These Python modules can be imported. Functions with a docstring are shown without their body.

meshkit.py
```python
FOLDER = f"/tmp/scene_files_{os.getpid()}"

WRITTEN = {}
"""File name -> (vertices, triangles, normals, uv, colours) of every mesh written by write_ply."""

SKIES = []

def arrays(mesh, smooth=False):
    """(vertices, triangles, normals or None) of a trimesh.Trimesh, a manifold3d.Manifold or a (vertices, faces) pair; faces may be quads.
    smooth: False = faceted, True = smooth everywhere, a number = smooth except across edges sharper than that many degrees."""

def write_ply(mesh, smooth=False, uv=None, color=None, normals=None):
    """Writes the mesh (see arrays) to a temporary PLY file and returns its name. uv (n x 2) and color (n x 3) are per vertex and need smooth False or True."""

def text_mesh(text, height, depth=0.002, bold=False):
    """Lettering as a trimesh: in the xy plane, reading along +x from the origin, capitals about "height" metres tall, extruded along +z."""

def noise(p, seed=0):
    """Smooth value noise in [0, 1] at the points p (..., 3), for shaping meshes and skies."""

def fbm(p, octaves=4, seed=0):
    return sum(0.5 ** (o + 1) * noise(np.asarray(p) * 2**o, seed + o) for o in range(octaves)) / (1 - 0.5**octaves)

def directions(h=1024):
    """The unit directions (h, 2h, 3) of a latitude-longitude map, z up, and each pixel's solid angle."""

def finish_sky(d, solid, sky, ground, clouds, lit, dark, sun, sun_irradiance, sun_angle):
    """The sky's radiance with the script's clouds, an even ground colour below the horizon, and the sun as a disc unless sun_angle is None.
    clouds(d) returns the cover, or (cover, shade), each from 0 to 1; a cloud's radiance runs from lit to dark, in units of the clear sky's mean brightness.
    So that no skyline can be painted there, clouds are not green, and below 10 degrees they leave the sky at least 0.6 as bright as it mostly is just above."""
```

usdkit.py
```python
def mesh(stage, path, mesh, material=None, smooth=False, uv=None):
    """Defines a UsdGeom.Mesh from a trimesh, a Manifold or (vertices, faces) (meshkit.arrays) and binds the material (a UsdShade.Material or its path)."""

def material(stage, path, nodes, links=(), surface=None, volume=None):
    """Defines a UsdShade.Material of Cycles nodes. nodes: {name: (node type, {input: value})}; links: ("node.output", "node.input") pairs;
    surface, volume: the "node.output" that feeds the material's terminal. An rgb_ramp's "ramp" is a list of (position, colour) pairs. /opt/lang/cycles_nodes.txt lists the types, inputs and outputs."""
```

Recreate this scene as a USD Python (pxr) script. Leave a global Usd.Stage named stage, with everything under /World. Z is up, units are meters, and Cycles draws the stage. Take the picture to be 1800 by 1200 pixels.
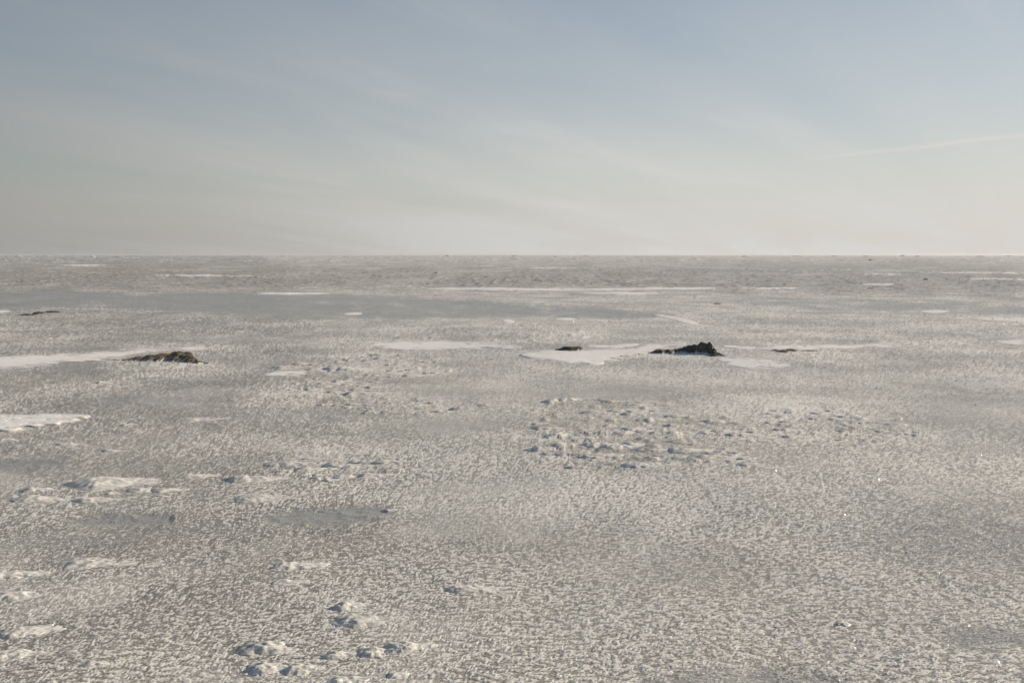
import math, random
import numpy as np, trimesh, usdkit
from pxr import Usd, UsdGeom, UsdLux, UsdShade, Gf, Sdf, Vt

stage = Usd.Stage.CreateInMemory()
UsdGeom.SetStageUpAxis(stage, 'Z')
UsdGeom.SetStageMetersPerUnit(stage, 1.0)
world = UsdGeom.Xform.Define(stage, '/World')
UsdGeom.Scope.Define(stage, '/World/Looks')
L = '/World/Looks/'

# ------------------------------------------------------------ camera
EYE = 1.7                     # eye height of a standing person
F = 1750.0                    # focal length in units of 1/1800 of the picture's width (35 mm lens)
HOR = 448.0                   # where the horizon lies in that picture
PITCH = math.atan((600 - HOR) / F)
cam = UsdGeom.Camera.Define(stage, '/World/camera')
cam.CreateHorizontalApertureAttr(36.0)
cam.CreateVerticalApertureAttr(24.0)
cam.CreateFocalLengthAttr(35.0)
cam.CreateFStopAttr(0.0)
cam.CreateClippingRangeAttr((0.05, 50000.0))
cam.CreateExposureAttr(0.32)
cam.AddTranslateOp().Set((0, 0, EYE))
cam.AddRotateXOp().Set(90 - math.degrees(PITCH))

# ------------------------------------------------------------ sky and sun
SUN_EL, SUN_AZ = math.radians(17), math.radians(72)      # azimuth from +y towards +x
SUN = np.array([math.sin(SUN_AZ) * math.cos(SUN_EL), math.cos(SUN_AZ) * math.cos(SUN_EL), math.sin(SUN_EL)])
dome = UsdLux.DomeLight.Define(stage, '/World/sky')
dome.CreateIntensityAttr(1.0)
dome.GetPrim().SetCustomDataByKey('kind', 'structure')
def towards(px, py):
    a, b = (px - 900) / F, (600 - py) / F
    d = np.array([a, math.cos(PITCH) + b * math.sin(PITCH), -math.sin(PITCH) + b * math.cos(PITCH)])
    return d / np.linalg.norm(d)
TRAIL_A, TRAIL_B = towards(1500, 272), towards(1850, 232)         # an old vapour trail
TRAIL_N = np.cross(TRAIL_A, TRAIL_B); TRAIL_N /= np.linalg.norm(TRAIL_N)
# clear sky under a thin veil of high cloud that thickens towards the horizon and is brighter on the sun's side
sky_mat = usdkit.material(stage, L + 'sky_material', {
    'sky': ('sky_texture', {'sky_type': 'single_scattering', 'sun_disc': False, 'sun_elevation': SUN_EL, 'sun_rotation': SUN_AZ,
                            'altitude': 5.0, 'air_density': 1.0, 'aerosol_density': 0.8, 'ozone_density': 1.7}),
    'tc': ('texture_coordinate', {}),
    'sep': ('separate_xyz', {}),
    'zc': ('math', {'math_type': 'maximum', 'value2': 0.0}),
    'den': ('math', {'math_type': 'add', 'value2': 0.16}),
    'px': ('math', {'math_type': 'divide'}),
    'py': ('math', {'math_type': 'divide'}),
    'flat': ('combine_xyz', {'z': 0.0}),
    'turn': ('mapping', {'mapping_type': 'texture', 'rotation': (0, 0, math.radians(48)), 'scale': (2.6, 1.1, 1.0), 'location': (3.1, 1.7, 0.0)}),
    'n1': ('noise_texture', {'scale': 1.0, 'detail': 7.0, 'roughness': 0.55, 'distortion': 0.5}),
    'turn2': ('mapping', {'mapping_type': 'texture', 'rotation': (0, 0, math.radians(52)), 'scale': (2.4, 0.50, 1.0), 'location': (1.3, 0.4, 0.0)}),
    'n2': ('noise_texture', {'scale': 1.0, 'detail': 7.0, 'roughness': 0.62, 'distortion': 0.25}),
    'wisp': ('map_range', {'range_type': 'smoothstep', 'from_min': 0.44, 'from_max': 0.80, 'to_min': 0.0, 'to_max': 0.21, 'clamp': True}),
    'c1': ('map_range', {'range_type': 'smoothstep', 'from_min': 0.30, 'from_max': 0.70, 'to_min': 0.84, 'to_max': 1.20, 'clamp': True}),
    'air': ('math', {'math_type': 'multiply', 'value2': -1 / 0.215}),
    'cover': ('math', {'math_type': 'exponent'}),
    'c2': ('math', {'math_type': 'multiply'}),
    'c3': ('math', {'math_type': 'add', 'use_clamp': True}),
    'line': ('vector_math', {'math_type': 'dot_product', 'vector2': tuple(TRAIL_N)}),
    'lw': ('math', {'math_type': 'multiply_add', 'value2': 0.010, 'value3': -0.005}),
    'lsum': ('math', {'math_type': 'add'}),
    'lab': ('math', {'math_type': 'absolute'}),
    'thin': ('map_range', {'range_type': 'smoothstep', 'from_min': 0.0, 'from_max': 0.0035, 'to_min': 0.32, 'to_max': 0.0, 'clamp': True}),
    'along': ('vector_math', {'math_type': 'dot_product', 'vector2': tuple(TRAIL_B)}),
    'len': ('map_range', {'range_type': 'smoothstep', 'from_min': 0.975, 'from_max': 0.998, 'to_min': 0.0, 'to_max': 1.0, 'clamp': True}),
    'trail': ('math', {'math_type': 'multiply'}),
    'c4': ('math', {'math_type': 'add', 'use_clamp': True}),
    'dot': ('vector_math', {'math_type': 'dot_product', 'vector2': tuple(SUN)}),
    'glow': ('map_range', {'range_type': 'smoothstep', 'from_min': -0.40, 'from_max': 0.50, 'to_min': 3.2, 'to_max': 7.3, 'clamp': True}),
    'veil': ('mix', {'mix_type': 'multiply', 'fac': 1.0, 'color2': (1.0, 0.98, 0.952)}),
    'glowc': ('combine_color', {'color_type': 'rgb'}),
    'cl': ('mix', {'mix_type': 'mix'}),
    'bg': ('background_shader', {'strength': 0.074}),
}, [('tc.generated', 'sep.vector'), ('tc.generated', 'dot.vector1'), ('sep.z', 'zc.value1'), ('zc.value', 'den.value1'), ('sep.x', 'px.value1'), ('den.value', 'px.value2'),
    ('sep.y', 'py.value1'), ('den.value', 'py.value2'), ('px.value', 'flat.x'), ('py.value', 'flat.y'), ('flat.vector', 'turn.vector'), ('flat.vector', 'turn2.vector'),
    ('turn.vector', 'n1.vector'), ('n1.fac', 'c1.value'), ('turn2.vector', 'n2.vector'), ('n2.fac', 'wisp.value'), ('zc.value', 'air.value1'), ('air.value', 'cover.value1'),
    ('cover.value', 'c2.value1'), ('c1.result', 'c2.value2'), ('c2.value', 'c3.value1'), ('wisp.result', 'c3.value2'),
    ('dot.value', 'glow.value'), ('glow.result', 'glowc.r'), ('glow.result', 'glowc.g'), ('glow.result', 'glowc.b'), ('glowc.color', 'veil.color1'),
    ('sky.color', 'cl.color1'), ('veil.color', 'cl.color2'), ('tc.generated', 'line.vector1'), ('n2.fac', 'lw.value1'), ('line.value', 'lsum.value1'), ('lw.value', 'lsum.value2'), ('lsum.value', 'lab.value1'), ('lab.value', 'thin.value'), ('tc.generated', 'along.vector1'), ('along.value', 'len.value'), ('thin.result', 'trail.value1'), ('len.result', 'trail.value2'), ('c3.value', 'c4.value1'), ('trail.value', 'c4.value2'), ('c4.value', 'cl.fac'), ('cl.color', 'bg.color')], surface='bg.background')
UsdShade.MaterialBindingAPI.Apply(dome.GetPrim()).Bind(sky_mat)

sun = UsdLux.DistantLight.Define(stage, '/World/sun')
sun.CreateNormalizeAttr(True)
sun.CreateIntensityAttr(1.25)
sun.CreateAngleAttr(0.53)
sun.CreateColorAttr((1.0, 0.86, 0.67))
sun.AddRotateZOp().Set(-math.degrees(SUN_AZ))
sun.AddRotateXOp().Set(-(90 - math.degrees(SUN_EL)))
# rotateX(-a) sends +z to (0, sin a, cos a); rotateZ(-az) turns +y towards +x: the light's +z points at the sun

# ------------------------------------------------------------ helpers
def tag(prim, label=None, cat=None, group=None, kind=None):
    for k, v in (('label', label), ('category', cat), ('group', group), ('kind', kind)):
        if v:
            prim.SetCustomDataByKey(k, v)
    return prim

USED = {}
def numbered(base, name):
    k = USED.get((base, name), 0)
    USED[(base, name)] = k + 1
    return f'{base}/{name}' if k == 0 else f'{base}/{name}_{k:03d}'

def grid_faces(nr, nc, keep=None):
    i, j = np.meshgrid(np.arange(nr - 1), np.arange(nc - 1), indexing='ij')
    a = (i * nc + j).ravel(); b = a + 1; c = a + nc; d = c + 1
    f = np.vstack([np.stack([a, b, d], 1), np.stack([a, d, c], 1)])
    if keep is not None:
        f = f[keep.ravel()[f].any(1)]
    return f

def put_mesh(path, v, f, material, normals=None, attrs=None):
    used = np.unique(f)
    if len(used) < len(v):
        remap = np.zeros(len(v), int); remap[used] = np.arange(len(used))
        f = remap[f]; v = v[used]
        normals = None if normals is None else normals[used]
        attrs = {k: a[used] for k, a in (attrs or {}).items()}
    m = UsdGeom.Mesh.Define(stage, path)
    m.CreatePointsAttr(Vt.Vec3fArray.FromNumpy(v.astype(np.float32)))
    m.CreateFaceVertexCountsAttr(Vt.IntArray.FromNumpy(np.full(len(f), 3, np.int32)))
    m.CreateFaceVertexIndicesAttr(Vt.IntArray.FromNumpy(f.astype(np.int32).ravel()))
    m.CreateSubdivisionSchemeAttr('none')
    if normals is not None:
        m.CreateNormalsAttr(Vt.Vec3fArray.FromNumpy(normals.astype(np.float32)))
        m.SetNormalsInterpolation('vertex')
    for k, a in (attrs or {}).items():
        UsdGeom.PrimvarsAPI(m).CreatePrimvar(k, Sdf.ValueTypeNames.FloatArray, 'vertex').Set(Vt.FloatArray.FromNumpy(a.astype(np.float32)))
    UsdShade.MaterialBindingAPI.Apply(m.GetPrim()).Bind(material)
    return m.GetPrim()

def vnormals(v, f):
    n = np.zeros_like(v)
    fn = np.cross(v[f[:, 1]] - v[f[:, 0]], v[f[:, 2]] - v[f[:, 0]])
    for k in range(3):
        for c in range(3):
            n[:, k] += np.bincount(f[:, c], fn[:, k], len(v))
    return n / np.maximum(np.linalg.norm(n, axis=1, keepdims=True), 1e-20)

def perlin(x, y, seed=0):
    """Gradient noise, about -1..1."""
    x = np.asarray(x, np.float64); y = np.asarray(y, np.float64)
    xi = np.floor(x); yi = np.floor(y)
    fx = (x - xi).astype(np.float32); fy = (y - yi).astype(np.float32)
    xi = xi.astype(np.int64); yi = yi.astype(np.int64)
    u = fx * fx * fx * (fx * (fx * 6 - 15) + 10); w = fy * fy * fy * (fy * (fy * 6 - 15) + 10)
    def g(a, b):
        h = ((xi + a) * 374761393 + (yi + b) * 668265263 + seed * 974711) & 0xFFFFFFFF
        h = ((h ^ (h >> 13)) * 1274126177) & 0xFFFFFFFF
        t = ((h ^ (h >> 16)) & 1023).astype(np.int32)
        return COS[t] * (fx - a) + SIN[t] * (fy - b)
    a = g(0, 0); b = g(1, 0); c = g(0, 1); d = g(1, 1)
    return 1.5 * ((a + u * (b - a)) * (1 - w) + (c + u * (d - c)) * w)
COS = np.cos(np.arange(1024) * 2 * np.pi / 1024).astype(np.float32)
SIN = np.sin(np.arange(1024) * 2 * np.pi / 1024).astype(np.float32)

def fbm(x, y, octaves=3, seed=0):
    return sum(perlin(x * 2 ** o, y * 2 ** o, seed + 17 * o) * 0.5 ** o for o in range(octaves))

def sstep(a, b, x):
    t = np.clip((x - a) / (b - a), 0, 1)
    return t * t * (3 - 2 * t)

# points of the flat ground as seen from where the photographer stood, and back
def lie(x, y):
    """Broad undulation."""
    r = np.hypot(x, y)
    near = 1 - sstep(120, 400, r)
    u, v = 0.94 * x + 0.34 * y, -0.34 * x + 0.94 * y
    return (0.050 * perlin(u / 6.5 + 3, v / 9.0, 8) + 0.024 * perlin(u / 2.8, v / 3.4, 5) + 0.006 * perlin(x / 0.9, y / 1.1, 6)) * near * sstep(0.5, 4.0, r) + 0.12 * perlin(x / 55, y / 55, 7) * sstep(50, 200, r)

def ground_at(px, py):
    py = np.maximum(np.asarray(py, float), HOR + 0.3)
    a, b = (np.asarray(px, float) - 900) / F, (600 - py) / F
    dy = math.cos(PITCH) + b * math.sin(PITCH); dz = -math.sin(PITCH) + b * math.cos(PITCH)
    t = -EYE / dz
    for _ in range(4):
        t = 0.5 * t + 0.5 * (lie(a * t, dy * t) - EYE) / dz
    return a * t, dy * t

def seen_at(x, y):
    h = EYE - lie(x, y)
    d = np.maximum(y * math.cos(PITCH) + h * math.sin(PITCH), 1e-3)
    return 900 + F * x / d, 600 - F * (y * math.sin(PITCH) - h * math.cos(PITCH)) / d

def chaikin(p, n=2):
    p = np.asarray(p, float)
    for _ in range(n):
        q = np.roll(p, -1, 0)
        p = np.stack([0.75 * p + 0.25 * q, 0.25 * p + 0.75 * q], 1).reshape(-1, 2)
    return p

def inside_distance(poly, X, Y):
    """Signed distance to a polygon, positive inside."""
    d2 = np.full(X.shape, 1e18); ins = np.zeros(X.shape, bool)
    for (ax, ay), (bx, by) in zip(poly, np.roll(poly, -1, 0)):
        ex, ey = bx - ax, by - ay
        t = np.clip(((X - ax) * ex + (Y - ay) * ey) / (ex * ex + ey * ey + 1e-12), 0, 1)
        d2 = np.minimum(d2, (X - ax - t * ex) ** 2 + (Y - ay - t * ey) ** 2)
        ins ^= ((ay > Y) != (by > Y)) & (X < ex * (Y - ay) / (by - ay + (1e-12 if by == ay else 0)) + ax)
    return np.where(ins, 1, -1) * np.sqrt(d2)

# ------------------------------------------------------------ the lie of the land (outlines traced on the flat, in picture units, then kept in world metres)
POOLS = [   # outline, softness, strength: smooth frozen melt water
    ([(-60, 512), (130, 511), (210, 519), (350, 516), (560, 515), (720, 521), (880, 532), (1090, 544), (1210, 556), (1100, 559), (900, 557), (700, 562), (500, 561), (330, 549), (200, 538), (100, 541), (-60, 546)], 4, 0.85),
    ([(1250, 523), (1500, 528), (1680, 531), (1860, 545), (1860, 554), (1600, 548), (1400, 540), (1260, 530)], 4, 0.5),
    ([(440, 918), (520, 893), (620, 888), (700, 890), (680, 908), (560, 925)], 5, 1.0),
    ([(110, 912), (200, 901), (300, 904), (300, 920), (160, 926)], 4, 1.0),
    ([(1630, 1118), (1720, 1100), (1880, 1096), (1880, 1146), (1680, 1148)], 10, 0.6),
    ([(-60, 806), (60, 796), (130, 797), (90, 822), (-60, 836)], 8, 0.8),
    ([(60, 647), (110, 637), (160, 634), (200, 637), (120, 655)], 4, 0.6),
    ([(160, 700), (230, 694), (330, 699), (430, 703), (330, 709), (220, 708)], 3, 0.55),
    ([(1130, 1190), (1300, 1172), (1480, 1185), (1500, 1230), (1130, 1230)], 9, 0.6),
    ([(380, 740), (480, 715), (640, 716), (700, 735), (560, 742)], 8, 0.4),
]
PAINTED_SHEEN = [    # outline, softness, strength: smooth ice, its sky sheen painted as a paler colour
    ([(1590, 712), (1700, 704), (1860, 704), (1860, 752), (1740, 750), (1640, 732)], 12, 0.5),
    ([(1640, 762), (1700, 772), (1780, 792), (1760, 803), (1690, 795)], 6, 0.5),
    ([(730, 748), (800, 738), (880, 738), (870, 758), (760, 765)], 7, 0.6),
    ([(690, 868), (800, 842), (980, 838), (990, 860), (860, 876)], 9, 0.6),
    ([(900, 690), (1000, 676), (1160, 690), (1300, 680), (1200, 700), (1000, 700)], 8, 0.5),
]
ROUGH = [   # outline, softness, strength: fields of small ice lumps
    ([(-80, 462), (900, 463), (1880, 455), (1880, 522), (1500, 522), (1200, 516), (800, 512), (500, 511), (200, 505), (-80, 507)], 9, 1.0),
    ([(-60, 556), (150, 552), (330, 560), (260, 590), (60, 604), (-60, 600)], 8, 0.8),
    ([(630, 582), (760, 574), (960, 576), (1090, 590), (1000, 605), (800, 598), (650, 598)], 6, 0.9),
    ([(500, 630), (640, 612), (800, 625), (900, 640), (720, 662), (680, 690), (520, 690), (470, 650)], 12, 0.8),
    ([(1290, 560), (1500, 572), (1860, 580), (1860, 640), (1600, 640), (1460, 655), (1400, 630), (1300, 600)], 10, 0.75),
    ([(450, 690), (620, 690), (860, 700), (840, 730), (640, 730), (440, 715)], 8, 0.7),
    ([(920, 700), (1080, 694), (1300, 722), (1340, 760), (1330, 815), (1050, 825), (900, 800), (930, 760)], 12, 0.9),
    ([(1340, 708), (1480, 716), (1640, 755), (1640, 775), (1480, 790), (1360, 775)], 10, 0.8),
    ([(480, 800), (640, 796), (720, 812), (690, 850), (500, 858)], 10, 0.6),
    ([(-40, 670), (200, 655), (250, 690), (60, 720), (-40, 715)], 12, 0.45),
    ([(60, 770), (250, 730), (420, 728), (380, 760), (160, 800)], 10, 0.4),
]
def area_mask(areas, x, y, seed, jitter):
    px, py = seen_at(x, y)
    out = np.zeros(x.shape, np.float32)
    for poly, soft, k in areas:
        p = chaikin(poly, 1)
        lo, hi = p.min(0) - 3 * soft - 10, p.max(0) + 3 * soft + 10
        sel = (px > lo[0]) & (px < hi[0]) & (py > lo[1]) & (py < hi[1]) & (y > 0.5)
        if sel.any():
            X, Y = px[sel], py[sel]
            d = inside_distance(p, X, Y) + soft * jitter * fbm(X / (7 * soft), Y / (2.2 * soft), 3, seed)
            out[sel] = np.maximum(out[sel], k * sstep(-1.6 * soft, 1.8 * soft, d) * np.clip(0.95 + 0.5 * fbm(X / (9 * soft), Y / (2.0 * soft), 3, seed + 3), 0.2, 1))
    return out

def ground_fields(x, y):
    r = np.hypot(x, y)
    pool = area_mask(POOLS, x, y, 31, 0.9)
    rough = area_mask(ROUGH, x, y, 32, 0.9)
    pale = area_mask(PAINTED_SHEEN, x, y, 36, 0.9)
    far = sstep(140, 500, r)
    # crusted ice: a broken net of small frost ridges around little hollows
    wx = x + 0.007 * perlin(x / 0.012, y / 0.012, 11); wy = y + 0.007 * perlin(x / 0.012, y / 0.012, 12)
    a = np.abs(perlin(wx / 0.027, wy / 0.0185, 13)); b = np.abs(perlin(wx / 0.016 + 9, wy / 0.011, 14)); c = perlin(x / 0.045, y / 0.030, 16)
    cov = np.clip(0.25 + 0.55 * sstep(-1.6, 1.2, x + 0.25 * y - 1.2) + 0.32 * fbm(x / 2.6, y / 2.4, 3, 18), 0, 1)
    net = sstep(0.24 + 0.24 * cov, 0.02, a); fine = sstep(0.19 + 0.20 * cov, 0.02, b)
    gaps = sstep(-0.5, 0.2, c)
    area = fbm(x / 1.9, y / 1.6, 4, 15)               # where the crust is thick or thin
    thick = np.clip(0.86 + 0.32 * area, 0.30, 1.2)
    crust = np.clip(np.maximum(net * (0.3 + 0.7 * gaps), 0.8 * fine * gaps), 0, 1) * thick
    g = 0.52 * sstep(7.0, 13.0, r)                      # finer than the sheet can carry out there: settle to the mean
    crust = crust * (1 - g) + g * (0.34 + 0.20 * cov) * thick
    crust *= (1 - 0.88 * pool) * (1 - 0.75 * pale)
    lump = perlin(x / 0.27, y / 0.20, 21) + 0.5 * perlin(x / 0.10, y / 0.09, 22)
    lumps = np.clip(lump - 0.18, 0, None) ** 0.8 * rough
    big = np.clip(perlin(x / 0.75, y / 0.55, 23) + 0.5 * perlin(x / 0.3, y / 0.25, 24) - 0.12, 0, None) * rough * sstep(28, 60, r)
    heave = np.clip(fbm(x / 4.5, y / 7.0, 3, 25) - 0.35, 0, None) * sstep(150, 350, r)
    z = lie(x, y) + (0.0020 + 0.0025 * cov) * crust + 0.005 * perlin(x / 0.5, y / 0.4, 26) + 0.002 * perlin(x / 0.09, y / 0.05, 29) * (0.3 + pool) + 0.030 * lumps * (1 - 0.6 * sstep(30, 60, r)) + 0.105 * big + 0.5 * heave
    z -= 0.010 * pool
    frost = np.clip(crust * 1.25 - 0.18, 0, 1) * (1 - 0.60 * rough * sstep(28, 60, r)) * (0.5 + 0.5 * np.clip(0.6 + 0.9 * fbm(x / 2.2, y / 2.2, 2, 27), 0, 1))
    m = sstep(18, 60, r); dust_and_sheen = (0.6 * sstep(0.15, 0.75, fbm(x / 1.1, y / 1.4, 3, 28)) * (1 - m) + m * (0.35 * sstep(0.1, 0.8, fbm(x / 4, y / 9, 3, 30)) + 1.1 * sstep(0.38, 0.52, fbm(x / 11, y / 20, 3, 33)) * sstep(60, 110, r))) * 0.6 * (1 - 0.6 * pool) * (1 - 0.45 * rough * m) + 0.14 * rough * (1 - m); dust_and_sheen = np.maximum(dust_and_sheen, 0.85 * pale)  # thin snow, plus the sky sheen painted pale on smooth ice
    return z, pool, rough, frost, dust_and_sheen, cov

# ------------------------------------------------------------ materials
def surface(name, nodes, links):
    return usdkit.material(stage, L + name, nodes, links, surface='p.BSDF')

ice_mat = surface('ice_material', {
    'geo': ('geometry', {}),
    'frost': ('attribute', {'attribute': 'frost'}), 'pool': ('attribute', {'attribute': 'pool'}), 'dust_and_sheen': ('attribute', {'attribute': 'dust_and_sheen'}), 'far': ('attribute', {'attribute': 'rough'}), 'cloudy': ('attribute', {'attribute': 'cloudy'}), 'clear': ('map_range', {'from_min': 0.0, 'from_max': 0.9, 'to_min': 0.50, 'to_max': 1.04, 'clamp': True}), 'clearc': ('combine_color', {}), 'base': ('mix', {'mix_type': 'multiply', 'fac': 1.0}),
    'half': ('math', {'math_type': 'multiply', 'value2': 0.85}),
    'browned': ('mix', {'mix_type': 'mix', 'color2': (0.235, 0.203, 0.148)}),
    'nb': ('noise_texture', {'scale': 0.55, 'detail': 4.0, 'roughness': 0.6}),
    'nm': ('noise_texture', {'scale': 9.0, 'detail': 5.0, 'roughness': 0.65}),
    'nf': ('noise_texture', {'scale': 95.0, 'detail': 3.0, 'roughness': 0.6}),
    'tone': ('rgb_ramp', {'ramp': [(0.32, (0.245, 0.220, 0.176)), (0.5, (0.312, 0.289, 0.240)), (0.68, (0.358, 0.343, 0.300))]}),
    'mid': ('map_range', {'from_min': 0.25, 'from_max': 0.75, 'to_min': 0.72, 'to_max': 1.28, 'clamp': True}),
    'midc': ('combine_color', {}),
    'toned': ('mix', {'mix_type': 'multiply', 'fac': 1.0}),
    'pooled': ('mix', {'mix_type': 'mix', 'color2': (0.280, 0.283, 0.277)}),
    'dust_sheen_mix': ('mix', {'mix_type': 'mix', 'color2': (0.66, 0.635, 0.572)}),  # snow colour, also used to paint reflected sky on smooth ice
    'ff': ('math', {'math_type': 'multiply_add', 'value2': 1.3, 'value3': -0.40}),
    'fsum': ('math', {'math_type': 'add', 'use_clamp': False}),
    'fm': ('map_range', {'range_type': 'smoothstep', 'from_min': 0.12, 'from_max': 0.85, 'to_min': 0.0, 'to_max': 0.95, 'clamp': True}),
    'frosted': ('mix', {'mix_type': 'mix', 'color2': (0.84, 0.815, 0.755)}),
    'rough': ('map_range', {'from_min': 0.0, 'from_max': 1.0, 'to_min': 0.30, 'to_max': 0.62, 'clamp': True}),
    'bump': ('bump', {'strength': 0.55, 'distance': 0.006}),
    'p': ('principled_bsdf', {'ior': 1.31, 'specular_ior_level': 0.5}),
}, [('geo.position', 'nb.vector'), ('geo.position', 'nm.vector'), ('geo.position', 'nf.vector'), ('nb.fac', 'tone.fac'),
    ('nm.fac', 'mid.value'), ('mid.result', 'midc.r'), ('mid.result', 'midc.g'), ('mid.result', 'midc.b'), ('tone.color', 'toned.color1'), ('midc.color', 'toned.color2'),
    ('cloudy.fac', 'clear.value'), ('clear.result', 'clearc.r'), ('clear.result', 'clearc.g'), ('clear.result', 'clearc.b'), ('toned.color', 'base.color1'), ('clearc.color', 'base.color2'), ('base.color', 'browned.color1'), ('far.fac', 'half.value1'), ('half.value', 'browned.fac'), ('browned.color', 'pooled.color1'), ('pool.fac', 'pooled.fac'), ('pooled.color', 'dust_sheen_mix.color1'), ('dust_and_sheen.fac', 'dust_sheen_mix.fac'),
    ('nf.fac', 'ff.value1'), ('ff.value', 'fsum.value1'), ('frost.fac', 'fsum.value2'), ('fsum.value', 'fm.value'),
    ('dust_sheen_mix.color', 'frosted.color1'), ('fm.result', 'frosted.fac'), ('frosted.color', 'p.base_color'),
    ('fm.result', 'rough.value'), ('rough.result', 'p.roughness'), ('nf.fac', 'bump.height'), ('bump.normal', 'p.normal')])

snow_mat = usdkit.material(stage, L + 'snow_material', {
    'geo': ('geometry', {}), 'edge': ('attribute', {'attribute': 'edge'}),
    'map': ('mapping', {'scale': (0.8, 3.5, 1.0)}),
    'n': ('noise_texture', {'scale': 3.0, 'detail': 5.0, 'roughness': 0.6}),
    'nf': ('noise_texture', {'scale': 45.0, 'detail': 3.0}),
    'ramp': ('rgb_ramp', {'ramp': [(0.28, (0.74, 0.725, 0.695)), (0.45, (0.84, 0.825, 0.795)), (0.8, (0.90, 0.885, 0.855))]}),
    'bump': ('bump', {'strength': 0.35, 'distance': 0.01}),
    'p': ('principled_bsdf', {'roughness': 0.7, 'specular_ior_level': 0.3, 'ior': 1.31}),
    'grain': ('noise_texture', {'scale': 7.0, 'detail': 7.0, 'roughness': 0.72}),
    'gmap': ('mapping', {'scale': (0.55, 1.6, 1.0)}), 'sum': ('math', {'math_type': 'multiply_add', 'value2': 1.9}),
    'cut': ('map_range', {'range_type': 'smoothstep', 'from_min': 0.92, 'from_max': 1.34, 'to_min': 0.0, 'to_max': 1.0, 'clamp': True}),
    'bare': ('transparent_bsdf', {}),
    'mix': ('mix_closure', {}),
}, [('geo.position', 'map.vector'), ('map.vector', 'n.vector'), ('geo.position', 'nf.vector'), ('n.fac', 'ramp.fac'), ('ramp.color', 'p.base_color'), ('nf.fac', 'bump.height'), ('bump.normal', 'p.normal'),
    ('geo.position', 'gmap.vector'), ('gmap.vector', 'grain.vector'), ('grain.fac', 'sum.value1'), ('edge.fac', 'sum.value3'), ('sum.value', 'cut.value'), ('cut.result', 'mix.fac'), ('bare.BSDF', 'mix.closure1'), ('p.BSDF', 'mix.closure2')], surface='mix.closure')

lump_mat = surface('ice_lump_material', {
    'geo': ('geometry', {}), 'frost': ('attribute', {'attribute': 'frost'}),
    'n': ('noise_texture', {'scale': 16.0, 'detail': 5.0, 'roughness': 0.65}),
    'nf': ('noise_texture', {'scale': 110.0, 'detail': 3.0, 'roughness': 0.6}),
    'add': ('math', {'math_type': 'multiply_add', 'value2': 0.5}),
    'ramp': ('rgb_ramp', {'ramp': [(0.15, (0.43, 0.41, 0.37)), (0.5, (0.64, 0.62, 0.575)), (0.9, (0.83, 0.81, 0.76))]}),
    'bump': ('bump', {'strength': 0.5, 'distance': 0.006}),
    'p': ('principled_bsdf', {'roughness': 0.42, 'ior': 1.31, 'specular_ior_level': 0.5}),
}, [('geo.position', 'n.vector'), ('geo.position', 'nf.vector'), ('n.fac', 'add.value1'), ('frost.fac', 'add.value3'), ('add.value', 'ramp.fac'), ('ramp.color', 'p.base_color'),
    ('nf.fac', 'bump.height'), ('bump.normal', 'p.normal')])

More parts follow.
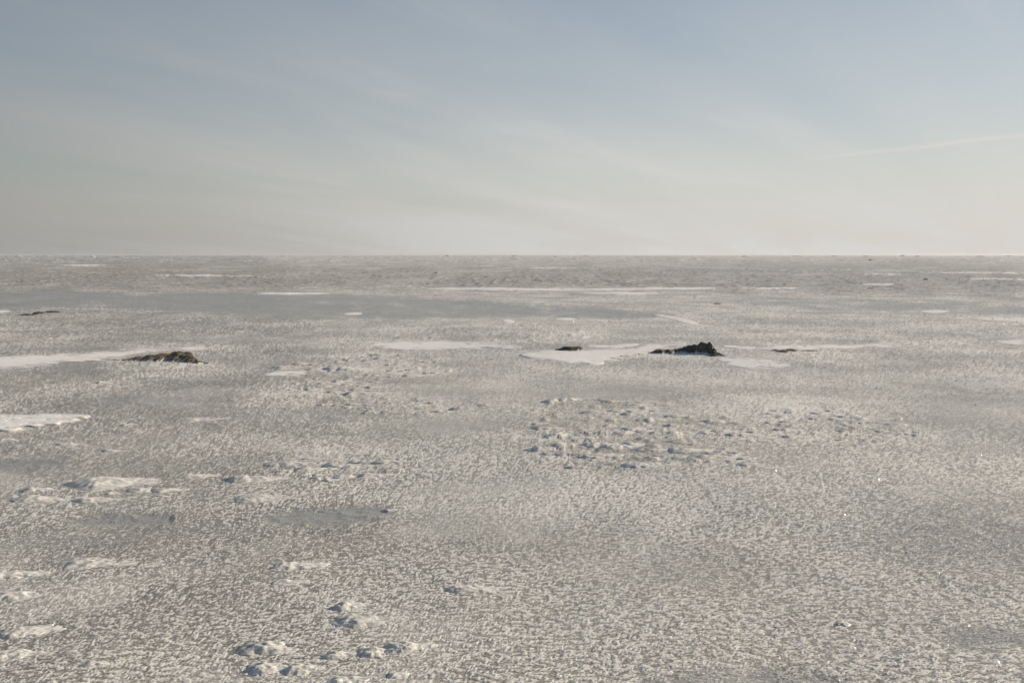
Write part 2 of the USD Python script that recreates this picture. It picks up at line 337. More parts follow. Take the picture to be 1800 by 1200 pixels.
def rock_material(name, dark, mid, moss, amount):
    return surface(name, {
        'geo': ('geometry', {}),
        'n': ('noise_texture', {'scale': 14.0, 'detail': 7.0, 'roughness': 0.7}),
        'm': ('noise_texture', {'scale': 5.0, 'detail': 5.0, 'roughness': 0.65}), 'glaze': ('attribute', {'attribute': 'glaze'}),
        'gs': ('math', {'math_type': 'add'}), 'gm': ('map_range', {'range_type': 'smoothstep', 'from_min': 0.75, 'from_max': 1.25, 'to_min': 0.0, 'to_max': 0.9, 'clamp': True}), 'iced': ('mix', {'mix_type': 'mix', 'color2': (0.50, 0.49, 0.47)}),
        'ramp': ('rgb_ramp', {'ramp': [(0.3, dark), (0.65, mid)]}),
        'mm': ('map_range', {'range_type': 'smoothstep', 'from_min': 0.62 - 0.3 * amount, 'from_max': 0.75 - 0.3 * amount, 'to_min': 0.0, 'to_max': 0.9, 'clamp': True}),
        'mix': ('mix', {'mix_type': 'mix', 'color2': moss}),
        'bump': ('bump', {'strength': 0.8, 'distance': 0.02}),
        'p': ('principled_bsdf', {'roughness': 0.8, 'specular_ior_level': 0.35}),
    }, [('geo.position', 'n.vector'), ('geo.position', 'm.vector'), ('n.fac', 'ramp.fac'), ('m.fac', 'mm.value'), ('ramp.color', 'mix.color1'), ('mm.result', 'mix.fac'), ('mix.color', 'iced.color1'), ('n.fac', 'gs.value1'), ('glaze.fac', 'gs.value2'), ('gs.value', 'gm.value'), ('gm.result', 'iced.fac'), ('iced.color', 'p.base_color'),
        ('n.fac', 'bump.height'), ('bump.normal', 'p.normal')])
rock_mat = rock_material('rock_material', (0.032, 0.030, 0.028), (0.125, 0.115, 0.105), (0.050, 0.042, 0.020), 0.5)
moss_mat = rock_material('moss_rock_material', (0.045, 0.040, 0.034), (0.15, 0.132, 0.108), (0.15, 0.115, 0.055), 0.6)

# ------------------------------------------------------------ the ground: one sheet to the horizon, finer where one stands close
def build_ground():
    rows, d = [], 2.9
    while d < 6500:
        rows.append(d)
        step = min(max(0.90 * d * d / (EYE * 995), 0.006), 0.12 + d / 280)
        if d > 140: step = d / 95
        if d > 900: step = d / 18
        d += step
    rows = np.array([0.02, 0.7, 1.5, 2.3, 2.6] + rows + [6500.0])
    fine = np.linspace(-32.5, 32.5, 880)
    side = np.concatenate([np.arange(32.65, 47, 0.2), np.linspace(48, 70, 24), np.linspace(72, 180, 40)])
    ang = np.radians(np.concatenate([-side[::-1], fine, side]))
    R, A = np.meshgrid(rows, ang, indexing='ij')
    rng = np.random.default_rng(3)
    x, y = R * np.sin(A), R * np.cos(A)
    z, pool, rough, frost, dust_and_sheen, cov = (a.reshape(R.shape) for a in ground_fields(x.ravel(), y.ravel()))
    v = np.stack([x, y, z], -1).reshape(-1, 3)
    f = grid_faces(*R.shape)[:, ::-1]
    n = vnormals(v, f)
    return put_mesh('/World/ground', v, f, ice_mat, n, {'frost': frost.ravel(), 'pool': pool.ravel(), 'dust_and_sheen': dust_and_sheen.ravel(), 'rough': rough.ravel(), 'cloudy': cov.ravel()})
ground = build_ground()
tag(ground, 'crusted grey ice plain with white frost reaching the horizon', 'ice field', kind='structure')

# ------------------------------------------------------------ snow patches
def snow_patch(poly, label, name='snow_patch', group=None, thick=0.006, jitter=2.6, soft=1.6, cat='snow patch', seed=[100], crisp=None):
    seed[0] += 1
    p = chaikin(poly, 2)
    lo, hi = p.min(0) - 5, p.max(0) + (5, 4)
    lo[1] = max(lo[1], HOR + 4)
    nc, nr = int(np.clip((hi[0] - lo[0]) / 1.4, 12, 300)), int(np.clip((hi[1] - lo[1]) / 0.6, 8, 70))
    PX, PY = np.meshgrid(np.linspace(lo[0], hi[0], nc), np.linspace(hi[1], lo[1], nr))
    x, y = ground_at(PX, PY)
    d = inside_distance(p, PX, PY) + jitter * (fbm(PX / 45, PY / 8.0, 2, seed[0]) + 0.35 * perlin(x / 0.35, y / 0.5, seed[0]) + 0.2 * perlin(x / 0.11, y / 0.16, seed[0]))
    hollow = sstep(0.25, 0.7, fbm(PX / 30, PY / 2.6, 3, seed[0] + 50))
    z = lie(x, y) + 0.0035 + thick * sstep(-soft * 0.3, soft * 1.4, d) - (0.03 if crisp else 0.005) * sstep(0.0, -2.2, d) + 0.45 * thick * fbm(x / 0.9, y / 0.5, 4, seed[0]) * sstep(0, 5, d) - 0.7 * thick * hollow * sstep(1.0, 4.0, d) * 0.4
    wide = min(9.0, 1.1 * d.max())
    feather = wide if crisp is None else np.where(PX < crisp, 1.2, wide)
    edge = np.clip((d + 1.2) / feather, 0, 1) * 0.75 - 0.28 * hollow * sstep(1.0, 4.0, d)
    keep = d > -2.2
    f = grid_faces(nr, nc, keep)
    v = np.stack([x, y, z], -1).reshape(-1, 3)
    if not len(f): return
    return tag(put_mesh(numbered('/World', name), v, f, snow_mat, vnormals(v, f), {'edge': edge.ravel()}), label, cat, group)

snow_patch([(-70, 626), (70, 625), (200, 617), (300, 611), (368, 609), (362, 616), (300, 618), (240, 623), (200, 632), (120, 636), (45, 649), (-70, 650)], 'long tapering white snow drift running left from behind the left rock')
snow_patch([(632, 602), (700, 598), (800, 599), (920, 606), (905, 617), (860, 613), (800, 617), (720, 617), (650, 610)], 'flat white snow patch left of the centre with its end short of the crescent drift')
snow_patch([(903, 622), (960, 616), (1020, 619), (1090, 611), (1150, 605), (1215, 602), (1180, 612), (1130, 621), (1090, 632), (1050, 641), (1015, 640), (975, 636), (935, 630)], 'crescent shaped white snow drift with broken front edge left of the black rock', thick=0.011, crisp=1060)
snow_patch([(1000, 611), (1040, 607), (1110, 605), (1130, 607), (1070, 611)], 'faint sliver of snow behind the small pointed rock')
snow_patch([(1262, 606), (1330, 611), (1400, 606), (1480, 605), (1600, 605), (1620, 608), (1560, 611), (1490, 613), (1420, 614), (1350, 615), (1290, 613)], 'long narrow snow drift running right from behind the black rock')
snow_patch([(1250, 627), (1310, 628), (1392, 637), (1386, 646), (1335, 651), (1280, 645)], 'wedge of smooth pale snow in front of and right of the black rock', jitter=2.5, soft=3)
snow_patch([(-60, 734), (60, 729), (165, 729), (150, 739), (90, 748), (40, 757), (-60, 764)], 'bright white snow tongue entering from the left edge, nearest of the snow patches', thick=0.02)
snow_patch([(-40, 545), (20, 545), (12, 549), (-40, 553)], 'small white snow patch at the left edge beside the flat dark slabs', jitter=0.8)
snow_patch([(455, 657), (490, 651), (545, 651), (530, 658), (500, 663), (470, 663)], 'small oval of smooth snow beside the dark ridged lumps left of centre')
snow_patch([(1612, 547), (1640, 545), (1678, 547), (1650, 550)], 'short thin snow strip on bluish ice at the right', jitter=0.8)
snow_patch([(1690, 560), (1740, 556), (1860, 556), (1860, 570), (1760, 567)], 'pale snow patch at the right edge just below the brownish ice band', jitter=1.2)
snow_patch([(1740, 600), (1780, 596), (1860, 596), (1860, 606), (1780, 606)], 'white snow patch cut by the right edge level with the black rock', jitter=1.2)
snow_patch([(880, 563), (895, 561), (908, 566), (895, 570)], 'tiny white snow fleck at the near edge of the bluish pool, left of its pair', jitter=0.8)
snow_patch([(972, 560), (1000, 559), (1015, 561), (990, 563)], 'tiny thin snow fleck at the near edge of the bluish pool, right of its pair', jitter=0.6)
snow_patch([(600, 552), (625, 549), (640, 551), (620, 554)], 'tiny snow fleck on the bluish pool left of centre', jitter=0.6)
snow_patch([(1140, 553), (1175, 553), (1235, 569), (1222, 574), (1180, 560)], 'curved snow strip at the right tip of the bluish pool', jitter=1.0)
G = 'far thin snow streaks below the horizon'
for poly, label in (
    ([(245, 484), (330, 482), (470, 485), (380, 487)], 'thin white snow streak across the far ice at the left'),
    ([(690, 507), (850, 505), (1000, 508), (1180, 505), (1300, 506), (1160, 510), (950, 511), (800, 509)], 'longest thin snow streak beyond the bluish pool, at the centre'),
    ([(1505, 482), (1540, 481), (1598, 482), (1560, 484)], 'short far snow streak left of the long right hand one'),
    ([(1590, 479), (1700, 478), (1860, 479), (1860, 481), (1700, 481)], 'long far snow streak meeting the right edge under the horizon'),
    ([(1680, 490), (1740, 489), (1860, 490), (1860, 493), (1740, 492)], 'far snow streak at the right edge, lower of the two there'),
    ([(1505, 500), (1550, 498), (1600, 500), (1550, 502)], 'short snow streak among sparkling rough ice at the right'),
    ([(1290, 507), (1340, 505), (1420, 506), (1350, 509)], 'short snow streak right of the centre beyond the bluish pool'),
    ([(1430, 474), (1470, 473), (1520, 474), (1470, 476)], 'hair thin snow streak close under the horizon right of centre'),
    ([(90, 466), (150, 465), (200, 466), (150, 468)], 'hair thin snow streak close under the horizon at the left'),
    ([(840, 471), (1000, 470), (1080, 471), (960, 472)], 'hair thin snow streak close under the horizon at the centre'),
    ([(1000, 515), (1080, 513), (1180, 516), (1090, 518)], 'soft snow strip between rough ice and bluish pool right of centre'),
    ([(430, 516), (520, 514), (600, 516), (520, 518)], 'soft snow strip along the far rim of the bluish pool')):
    snow_patch(poly, label, 'snow_streak', G, thick=0.03, jitter=0.6, soft=0.8, cat='snow streak')

# ------------------------------------------------------------ ice lumps
def lump(px, py, w, label, group=None, h=None, tail=1.0, lean=0.22, name='ice_lump', mat=None, deep=0.42, cat='ice lump', seed=[500]):
    """A wind-shaped lump of ice: steep at its left end, trailing to the right. w and h in picture units at that distance."""
    seed[0] += 1
    rng = np.random.default_rng(seed[0])
    cx, cy = ground_at(px, py)
    s = math.hypot(cx, cy) / F
    h = (0.38 if h else 0.47) * (h if h else np.clip(0.25 * w, 3.0, 12)) * s
    a, b, t = 0.55 * w * s, 1.35 * deep * w * s * rng.uniform(0.8, 1.25), (0.6 + tail * 1.0) * w * s
    b = max(b, 0.03)
    n = int(np.clip(w * 0.75, 14, 46))
    U, V = np.meshgrid(np.linspace(-1.25 * a, t * 1.2, int(n * 1.6)), np.linspace(-1.25 * b, 1.25 * b, n))
    th = math.atan2(lean, 1) + rng.normal(0, 0.12)
    x = cx + U * math.cos(th) - V * math.sin(th); y = cy + U * math.sin(th) + V * math.cos(th)
    k = seed[0]
    q = w * s
    wu = U + 0.16 * q * fbm(x / (0.55 * q), y / (0.55 * q), 3, k); wv = V + 0.16 * q * fbm(x / (0.55 * q) + 40, y / (0.55 * q), 3, k)
    taper = np.where(wu > 0, 1 - 0.45 * np.clip(wu / t, 0, 1), 1)
    rho = np.sqrt(np.where(wu < 0, (wu / a) ** 2, (wu / t) ** 2) + (wv / (b * taper)) ** 2)
    crown = np.where(wu < 0, 1.0, 1 - 0.75 * sstep(0, 0.8, wu / t))
    hump = 1 + 0.30 * fbm(x / (0.5 * q), y / (0.5 * q), 2, k + 1)
    z = h * np.clip(1 - rho ** 2, 0, None) ** np.where(U < 0, 1.05, 1.3) * crown * hump - 0.05 * np.clip(rho - 1.0, 0, 0.35) - 0.002
    z += lie(x, y) + 0.004 + 0.0045 * fbm(x / 0.04, y / 0.035, 3, k + 2) * np.clip(1.4 - rho, 0, 1)
    keep = rho < 1.12
    f = grid_faces(*U.shape, keep)
    if not len(f): return None
    v = np.stack([x, y, z], -1).reshape(-1, 3)
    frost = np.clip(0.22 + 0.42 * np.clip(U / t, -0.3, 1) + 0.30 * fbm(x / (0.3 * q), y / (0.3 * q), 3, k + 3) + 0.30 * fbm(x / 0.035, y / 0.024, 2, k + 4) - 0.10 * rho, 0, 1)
    p = put_mesh(numbered('/World', name), v, f, mat or lump_mat, vnormals(v, f), {'frost': frost.ravel()})
    return tag(p, label, cat, group)

SINGLE = [   # the lumps one can point at
    (165, 850, 74, 'largest white ice lump at the left with bright snowy right side', dict(h=19, deep=0.42)),
    (55, 862, 30, 'rounded ice lump left of the largest left hand lump', dict(h=12)),
    (50, 877, 46, 'smooth elongated pale ice lump below the rounded one near the left edge', dict(h=9)),
    (152, 879, 42, 'smooth elongated ice lump directly in front of the largest left hand lump', dict(h=10)),
    (240, 862, 30, 'grey ice lump right of the largest lump, left one of two side by side', dict(h=9)),
    (279, 862, 30, 'grey ice lump right of the largest lump, right one of two side by side', dict(h=10)),
    (192, 868, 17, 'small olive tinted ice lump between the largest lump and its right neighbours', dict(h=7)),
    (280, 872, 10, 'tiny dark ice knob in front of the two side by side lumps', dict(h=5)),
    (332, 837, 34, 'flat grey ice lump behind and right of the two side by side lumps', dict(h=7)),
    (424, 842, 50, 'smooth dark faced ice lump with a white right end, left of the ridge cluster', dict(h=14)),
    (442, 876, 52, 'long low snow covered ice lump below the dark faced one', dict(h=9)),
    (808, 1037, 50, 'lone ice lump with dark left face in the foreground centre', dict(h=15)),
    (500, 995, 46, 'lone smooth pale ice lump left of the foreground centre', dict(h=11)),
    (492, 1024, 34, 'faint low snowy lump just below the lone smooth pale lump', dict(h=7)),
    (140, 990, 56, 'pale flat ice lump at the left with a dark hollow beside it', dict(h=10)),
    (4, 1012, 44, 'pale ice lump cut by the left edge, topmost of the foreground ones', dict(h=14)),
    (8, 1050, 46, 'pale ice lump cut by the left edge, second from the top of the foreground ones', dict(h=13)),
    (22, 1112, 52, 'pale ice lump at the left edge above the lowest one', dict(h=16)),
    (10, 1152, 46, 'lowest pale ice lump at the left edge', dict(h=10)),
    (160, 1168, 32, 'small dark sided ice lump near the lower left corner', dict(h=12)),
    (604, 1066, 34, 'round snowy lump at the top of the lower foreground group', dict(h=15, tail=0.5)),
    (622, 1093, 74, 'long ice lump with blue grey shaded front, below the round snowy lump', dict(h=16, tail=0.7)),
    (462, 1140, 76, 'wide pale ice lump at the left end of the lower foreground group', dict(h=18, tail=0.5)),
    (588, 1153, 50, 'smooth grey ice lump between the wide pale lump and the twin lumps', dict(h=15, tail=0.5)),
    (652, 1148, 46, 'dark sided left half of the twin ice lumps at the bottom', dict(h=16, tail=0.5)),
    (704, 1139, 56, 'brighter right half of the twin ice lumps at the bottom', dict(h=18, tail=0.6)),
    (458, 1176, 50, 'grey ice lump near the bottom edge under the wide pale lump', dict(h=16, tail=0.6)),
    (524, 1177, 48, 'dark fronted ice lump near the bottom edge left of centre', dict(h=15, tail=0.8)),
    (594, 1199, 44, 'ice lump on the bottom edge under the smooth grey lump', dict(h=13)),
    (690, 1187, 18, 'little brownish ice knob near the bottom edge', dict(h=9)),
    (1479, 1097, 20, 'small round pale ice lump alone in the right foreground', dict(h=9, tail=0.2)),
    (1103, 905, 32, 'small flat lump alone on crusted ice right of centre', dict(h=5)),
    (330, 738, 44, 'narrow ridged ice lump between the snow tongue and the centre', dict(h=6)),
    (190, 793, 22, 'small dark ice lump in front of the snow tongue at the left', dict(h=6)),
    (112, 781, 20, 'pointed dark ice lump below the snow tongue, right of the left edge', dict(h=6)),
    (8, 773, 20, 'small ice lump at the left edge directly below the snow tongue', dict(h=5)),
    (218, 747, 14, 'tiny dark ice lump right of the snow tongue tip', dict(h=4)),
    (1137, 739, 34, 'dark hooked ice lump highest in the cluster right of centre', dict(h=11)),
    (1181, 749, 28, 'rounded ice lump right of the dark hooked one', dict(h=9)),
    (1040, 783, 36, 'tallest frosted ice lump in the front row of the cluster right of centre', dict(h=13)),
    (1105, 782, 22, 'knobbly grey ice lump in the middle front row right of centre', dict(h=11)),
    (1195, 793, 38, 'broad dark sided ice lump at the right of the front row', dict(h=12)),
    (1115, 818, 46, 'wide ice lump lowest in the cluster, with blue shade on its front', dict(h=12)),
    (1372, 756, 24, 'ice lump with a bright white right end standing right of the cluster', dict(h=9)),
    (1383, 768, 20, 'small white topped ice lump just below the bright ended one', dict(h=7)),
    (175, 673, 12, 'tiny dark and white lump in front of the left rock', dict(h=7)),
]
for px, py, w, label, kw in SINGLE:
    lump(px, py, w, label, **kw)
CLUSTERS = [
    ('ice lumps of the cluster right of centre', 'low frosted ice lump with dark left side in the cluster right of centre',
     [(975, 705, 45), (1070, 706, 25), (1107, 713, 28), (1037, 726, 30), (1082, 723, 25), (1105, 728, 28), (1147, 722, 12), (1200, 748, 20), (1180, 732, 24), (1247, 742, 35), (1237, 762, 22), (1262, 759, 25), (1290, 765, 30), (1322, 760, 20),
      (940, 745, 14), (950, 753, 26), (965, 769, 18), (1014, 764, 12), (1105, 755, 28), (1127, 760, 25), (1175, 769, 14), (945, 791, 40), (960, 798, 20), (982, 799, 20), (1007, 786, 20), (1075, 787, 40), (1125, 792, 20), (1145, 793, 30),
      (1035, 803, 40), (1132, 821, 22), (1175, 813, 16), (1217, 793, 12), (1227, 805, 45), (1192, 806, 30), (1265, 797, 30), (1290, 798, 25), (1305, 807, 20), (1310, 817, 25), (1005, 822, 25), (1040, 810, 14), (1057, 821, 12), (1155, 801, 14)]),
    ('small ice lumps in rows at the right', 'small dark ice lump in the loose rows at the right',
     [(1361, 722, 12), (1385, 725, 18), (1388, 733, 12), (1434, 727, 18), (1429, 736, 16), (1462, 737, 18), (1482, 733, 20), (1458, 723, 10), (1513, 744, 9), (1528, 743, 14), (1543, 743, 14), (1561, 746, 12), (1508, 750, 14), (1444, 751, 14),
      (1478, 758, 16), (1546, 758, 16), (1588, 757, 10), (1609, 760, 10), (1581, 763, 9), (1592, 763, 9), (1609, 765, 12), (1478, 774, 18), (1455, 776, 14), (1517, 781, 18), (1389, 748, 10), (1381, 742, 18), (1352, 728, 10), (1350, 743, 11)]),
    ('ice lumps of the cluster left of centre', 'small dark fronted ice lump in the cluster left of centre below the snow patches',
     [(493, 646, 30), (533, 644, 10), (552, 648, 18), (587, 649, 40), (603, 650, 30), (555, 666, 14), (613, 663, 14), (620, 666, 12), (548, 676, 10), (568, 675, 28), (590, 671, 20), (607, 676, 16), (632, 678, 14), (650, 681, 20), (623, 686, 22),
      (623, 692, 38), (685, 663, 12), (717, 661, 26), (752, 656, 22), (512, 686, 9), (507, 703, 14), (476, 708, 10), (564, 711, 10), (588, 712, 12), (618, 711, 20), (645, 712, 10), (687, 652, 14), (677, 724, 16), (767, 724, 22), (803, 719, 24), (850, 713, 22), (613, 717, 18), (735, 705, 12), (700, 640, 14), (660, 634, 14), (640, 628, 12), (575, 636, 13), (610, 640, 12)]),
    ('ice lumps of the ridge cluster at left', 'frosted ice lump in the small ridge cluster left of centre in the middle distance',
     [(480, 817, 28), (503, 815, 32), (493, 829, 24), (531, 826, 32), (582, 818, 36), (641, 813, 26), (556, 840, 18), (599, 839, 28), (644, 836, 32), (512, 847, 12), (669, 812, 30), (609, 822, 14), (682, 896, 12), (620, 812, 14)]),
]
rc = random.Random(9)
def scatter(items, poly, n, w0, w1):
    p = np.array(poly, float)
    while n:
        q = np.array([[rc.uniform(*p[:, 0][[p[:, 0].argmin(), p[:, 0].argmax()]]), rc.uniform(*p[:, 1][[p[:, 1].argmin(), p[:, 1].argmax()]])]])
        if inside_distance(p, q[:, 0], q[:, 1])[0] > 0:
            items.append((round(q[0, 0]), round(q[0, 1]), rc.randint(w0, w1))); n -= 1
scatter(CLUSTERS[2][2], [(480, 640), (560, 632), (680, 622), (790, 634), (740, 656), (680, 690), (560, 694), (500, 672)], 44, 9, 20)
scatter(CLUSTERS[2][2], [(520, 696), (700, 694), (860, 706), (840, 722), (640, 726)], 18, 9, 17)
scatter(CLUSTERS[0][2], [(940, 740), (1000, 700), (1140, 700), (1300, 740), (1330, 812), (1060, 824), (930, 798)], 14, 9, 20)
scatter(CLUSTERS[3][2], [(470, 812), (560, 802), (690, 806), (650, 842), (540, 850)], 12, 10, 20)
for group, label, items in CLUSTERS:
    ys, xs = sorted(i[1] for i in items), sorted(i[0] for i in items)
    for px, py, w in items:
        row = 'back' if py < ys[len(ys) // 3] else 'middle' if py < ys[2 * len(ys) // 3] else 'front'
        side = 'left' if px < xs[len(xs) // 3] else 'middle' if px < xs[2 * len(xs) // 3] else 'right'
        size = 'tiny' if w < 14 else 'small' if w < 26 else 'broad'
        core = group.split(' of the ')[-1] if ' of the ' in group else 'loose rows at the right'
        lump(px, py, w, f'{size} frosted ice lump, {row} row, {side} third of the {core}', f'{size} {row} row {side} third ice lumps of the {core}', tail=1.4, deep=0.34)

# ------------------------------------------------------------ rocks
def boulder(parent, name, px, py, w, h, depth, mat, seed, lift=0.0, label=None):
    """An angular stone whose foot stands where the picture shows it; w, h and depth in picture units at that distance."""
    rng = np.random.default_rng(seed)
    cx, cy = ground_at(px, py)
    s = math.hypot(cx, cy) / F
    m = trimesh.creation.icosphere(4)
    v = np.array(m.vertices)
    for _ in range(9):                                       # flat faces, as if broken
        d = rng.normal(size=3); d /= np.linalg.norm(d)
        c = rng.uniform(0.62, 0.92)
        over = np.clip(v @ d - c, 0, None)
        v = v - over[:, None] * d * 0.9
    v *= 1 + 0.10 * fbm(v[:, 0] * 2 + seed, v[:, 1] * 2 + v[:, 2] * 1.7, 4, seed)[:, None] + 0.05 * perlin(v[:, 0] * 9 + seed, v[:, 2] * 9 + v[:, 1] * 6, seed)[:, None]
    v = v * [0.5 * w * s, 0.5 * depth * s, h * s / 0.95]
    v = v + [cx, cy + 0.5 * depth * s * 0.6, 0.0]
    v[:, 2] += lie(cx, cy) + lift * s
    f = np.array(m.faces)
    glaze = 0.75 * np.clip(1 - (v[:, 2] - lie(cx, cy)) / (0.45 * h * s), 0, 1)
    prim = put_mesh(numbered(parent, name), v, f, mat, vnormals(v, f), {'glaze': glaze})
    if label: tag(prim, label)
    return prim

def swell(parent, name, crest, depth, mat, seed, label=None):
    """A low rock back: crest is a list of (x, foot y, height) in picture units, from left to right."""
    c = np.array(crest, float)
    n = 90
    xs = np.linspace(c[0, 0], c[-1, 0], n)
    foot, hh = np.interp(xs, c[:, 0], c[:, 1]), np.interp(xs, c[:, 0], c[:, 2])
    hh = np.convolve(np.pad(hh, 2, 'edge'), np.ones(5) / 5, 'valid')
    foot = foot + 1.1 * fbm(xs / 14.0, 0 * xs + seed, 3, seed + 5)
    bx, by = ground_at(xs, foot)
    s = np.hypot(bx, by).mean() / F
    V = np.linspace(-0.15, 1, 22)[:, None]
    up = np.clip(np.sin(np.clip(V * 1.25, 0, 1) * np.pi / 2) ** 0.8, 0, 1) * np.where(V > 0.8, 1 - ((V - 0.8) / 0.2) ** 2, 1)
    wid = depth * s * np.clip(hh / hh.max(), 0.15, 1)
    x = bx[None] + 0 * V; y = by[None] + V * wid[None]
    rough = 1 + 0.28 * fbm(x / 0.22, y / 0.12, 3, seed)
    z = lie(x, y) + hh[None] * s * up * rough + 0.010 * fbm(x / 0.03, y / 0.03, 2, seed + 1) * (up > 0) - 0.02 * (V < 0) - 0.03 * (V > 0.97)
    f = grid_faces(*x.shape)
    v = np.stack([x, y, z], -1).reshape(-1, 3)
    glaze = (0.85 * np.clip(1 - up / 0.55, 0, 1) + 0.35 * fbm(x / 0.25, y / 0.1, 3, seed + 2) + 0.35 * np.clip(1 - hh[None] / (0.5 * hh.max()), 0, 1)) + 0 * z
    prim = put_mesh(numbered(parent, name), v, f, mat, vnormals(v, f), {'glaze': np.clip(glaze, 0, 1).ravel()})
    if label: tag(prim, label)

def rock(name, label, stones, cat='rock', group=None, swells=()):
    path = numbered('/World', name)
    x = UsdGeom.Xform.Define(stage, path)
    tag(x.GetPrim(), label, cat, group)
    for k, (nm, crest, depth, mat, lab) in enumerate(swells):
        swell(path, nm, crest, depth, mat, 31 * k + len(label), lab)
    for k, (px, py, w, h, depth, mat, lab) in enumerate(stones):
        boulder(path, 'stone', px, py, w, h, depth, mat, 7 * k + len(label) + int(px), label=lab)

rock('rock_outcrop', 'jagged black rock outcrop breaking through the ice right of centre', [
    (1238, 622, 30, 18, 34, rock_mat, 'tallest black block'), (1249, 622, 16, 20, 22, rock_mat, None), (1222, 620, 26, 13, 28, rock_mat, None), (1255, 623, 14, 10, 20, moss_mat, None),
    (1157, 621, 20, 7, 18, moss_mat, 'small brownish end stone'), (1258, 626, 18, 4, 12, rock_mat, None), (1214, 619, 14, 12, 16, rock_mat, None)],
    swells=[('ridge', [(1142, 621, 0.5), (1150, 622, 4), (1165, 622, 5.5), (1185, 621, 5.5), (1205, 621, 8), (1216, 622, 11), (1225, 622, 11), (1240, 623, 13), (1250, 624, 11), (1260, 625, 5), (1275, 626, 0.8)], 44, rock_mat, None)])
rock('rock_outcrop', 'long low dark rock with mossy top on the left by the snow drift', [
    (318, 632, 34, 8, 34, moss_mat, 'mossy brown right end'), (296, 631, 40, 7.5, 34, moss_mat, None)],
    swells=[('rock_back', [(196, 633, 0.4), (215, 634, 1.8), (235, 634, 5), (255, 635, 7), (272, 635, 9), (290, 635, 10.5), (306, 636, 12), (318, 637, 10.5), (330, 638, 7), (342, 639, 3.5), (362, 639, 0.4)], 75, moss_mat, None)])
rock('small_rock', 'small low pointed rock half buried beside the crescent snow drift', [
    (1002, 616, 40, 7, 30, rock_mat, None), (1014, 615, 26, 5, 22, moss_mat, None), (985, 616, 22, 3, 16, rock_mat, None)])
rock('small_rock', 'brown tuft covered low rock at the rim of the long narrow snow drift', [
    (1376, 619, 26, 3.2, 20, moss_mat, None), (1392, 617, 24, 2.8, 18, moss_mat, None), (1362, 617, 16, 2.2, 12, rock_mat, None), (1424, 617, 30, 1.5, 9, rock_mat, None)])
rock('dark_slab', 'leftmost flat dark slab lying on the bluish pool rim', [(48, 554, 34, 2.4, 12, rock_mat, None)], 'rock slab')
rock('dark_slab', 'middle flat dark slab lying on the bluish pool rim', [(64, 552, 24, 3.4, 12, rock_mat, None)], 'rock slab')
rock('dark_slab', 'rightmost flat dark slab lying on the bluish pool rim', [(88, 549, 28, 2.2, 10, rock_mat, None)], 'rock slab')
rock('far_stone', 'dark stone standing alone on the far ice just left of the middle', [(766, 480.5, 9, 2.5, 8, rock_mat, None)], 'stone')
rock('far_stone', 'dark stone on sparkling rough ice near the right', [(1628, 492.5, 9, 2.6, 8, rock_mat, None)], 'stone')
rock('far_stone', 'tiny dark stone close under the horizon on the right', [(1530, 457.5, 6, 1.6, 6, rock_mat, None)], 'stone')
rock('far_stone', 'flat dark stone between bluish ice bands right of the centre', [(1261, 534.5, 14, 1.8, 9, rock_mat, None)], 'stone')
rock('far_stone', 'long thin dark stone in the rough ice beyond the right hand bluish band', [(1538, 507.5, 28, 1.3, 9, rock_mat, None)], 'stone')

# ------------------------------------------------------------ low ridges of ice on the horizon
rng = np.random.default_rng(12)
for px, w, h in [(35, 14, 1.5), (85, 10, 1.0), (166, 8, 1.6), (210, 22, 1.2), (300, 12, 0.9), (440, 14, 1.1), (500, 10, 0.9), (610, 16, 1.0), (787, 10, 1.7), (905, 14, 1.0), (976, 6, 1.3), (1030, 16, 1.1), (1120, 12, 0.9), (1308, 12, 1.4), (1400, 20, 1.0), (1465, 14, 1.2), (1520, 10, 1.3), (1584, 8, 1.9), (1610, 10, 1.3), (1720, 16, 1.3), (1770, 10, 0.9)]:
    d = rng.uniform(850, 1300)
    s = d / F
    x0 = (px - 900) * s
    U, V = np.meshgrid(np.linspace(-1, 1, 26), np.linspace(-1, 1, 9))
    q = np.clip(1 - U ** 2, 0, 1) ** 0.6 * np.clip(1 - V ** 2, 0, 1) ** 0.5
    z = (h + 0.7) * s * q * (0.75 + 0.5 * np.abs(fbm(U * 4 + px, V * 2, 3, int(px)))) - 0.15
    v = np.stack([x0 + U * 0.5 * w * s + 0 * V, d + V * 3.0, z], -1).reshape(-1, 3)
    f = grid_faces(*U.shape)
    tag(put_mesh(numbered('/World', 'ice_ridge'), v, f, lump_mat, vnormals(v, f), {'frost': np.full(len(v), 0.1)}), 'tiny low hump of far ice standing on the horizon line', 'ice ridge', 'ice humps along the horizon')

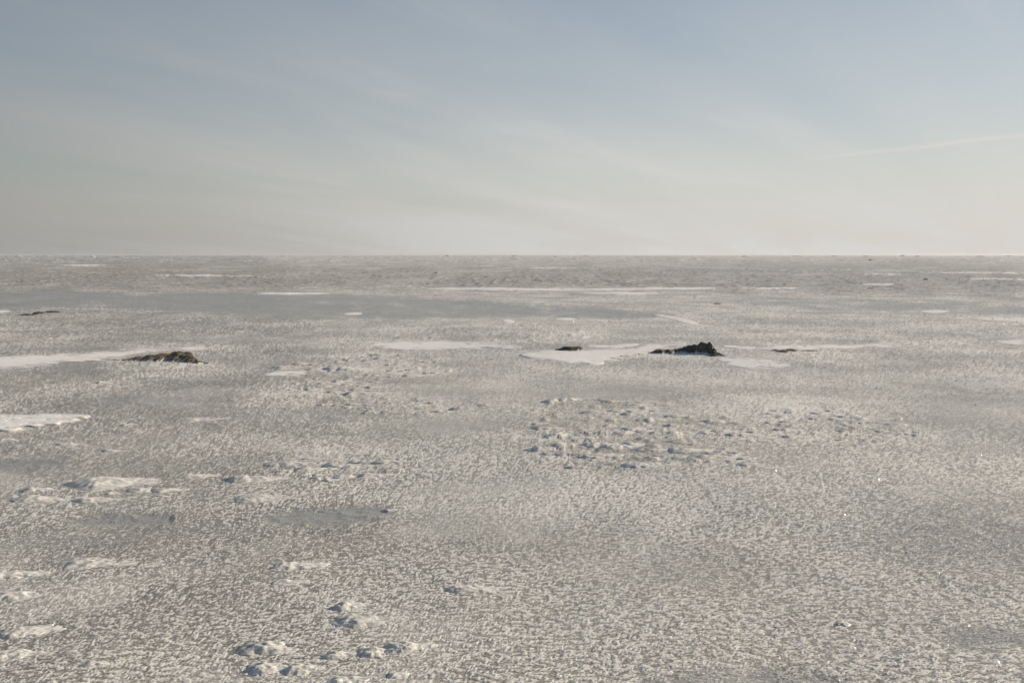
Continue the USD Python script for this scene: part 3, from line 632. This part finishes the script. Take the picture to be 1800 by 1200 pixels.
# ------------------------------------------------------------ ice crystals: small tilted flakes that catch the sun here and there
flake_mat = usdkit.material(stage, L + 'crystal_material', {'p': ('principled_bsdf', {'base_color': (0.72, 0.71, 0.69), 'roughness': 0.3, 'ior': 1.45, 'specular_ior_level': 0.8})}, surface='p.BSDF')
rng = np.random.default_rng(44)
N = 60000
d = 1 / np.sqrt(rng.uniform(1 / 150 ** 2, 1 / 3.4 ** 2, N * 2))
d = np.where(rng.random(N * 2) < 0.45, 1 / rng.uniform(1 / 160, 1 / 6, N * 2), d)
ang = np.radians(rng.uniform(-31, 31, N * 2))
cx, cy = d * np.sin(ang), d * np.cos(ang)
sel = ((fbm(cx / 3, cy / 6, 3, 71) + rng.uniform(-0.5, 0.5, N * 2)) > 0.0) & (rng.random(N * 2) < sstep(-0.15, 0.42, ang) ** 1.5)
cx, cy, d = cx[sel], cy[sel], d[sel]
size = 0.0035 + 0.0011 * d * rng.uniform(0.5, 1.3, len(d))
size = np.clip(size, 0.004, 0.11)
tilt = np.abs(rng.normal(0, 0.65, len(d))); turn = rng.uniform(0, 2 * np.pi, len(d)); spin = rng.uniform(0, 2 * np.pi, len(d))
nrm = np.stack([np.sin(tilt) * np.cos(turn), np.sin(tilt) * np.sin(turn), np.cos(tilt)], 1)
e1 = np.stack([np.cos(tilt) * np.cos(turn), np.cos(tilt) * np.sin(turn), -np.sin(tilt)], 1); e2 = np.cross(nrm, e1)
base = np.stack([cx, cy, lie(cx, cy) + 0.006 + 0.30 * size], 1)
pts = []
for k in range(4):
    t = spin + k * np.pi / 2
    pts.append(base + size[:, None] * 0.5 * (np.cos(t)[:, None] * e1 * rng.uniform(0.6, 1.2, (len(d), 1)) + np.sin(t)[:, None] * e2))
v = np.stack(pts, 1).reshape(-1, 3)
i = np.arange(len(d)) * 4
f = np.vstack([np.stack([i, i + 1, i + 2], 1), np.stack([i, i + 2, i + 3], 1)])
tag(put_mesh('/World/ice_crystals', v, f, flake_mat), 'scattered tiny ice flakes glinting in the sun across the crusted ice', 'ice crystals', kind='stuff')

# ------------------------------------------------------------ thin winter haze over the plain
haze_mat = usdkit.material(stage, L + 'haze_material', {'v': ('principled_volume', {'color': (0.86, 0.87, 0.90), 'density': 0.0002, 'anisotropy': 0.3})}, volume='v.volume')
hz = trimesh.creation.box([13600, 13600, 5.0]); hz.apply_translation([0, 0, 0.8])
tag(usdkit.mesh(stage, '/World/haze', hz, haze_mat).GetPrim(), 'thin pale haze over the far ice', 'haze', kind='stuff')
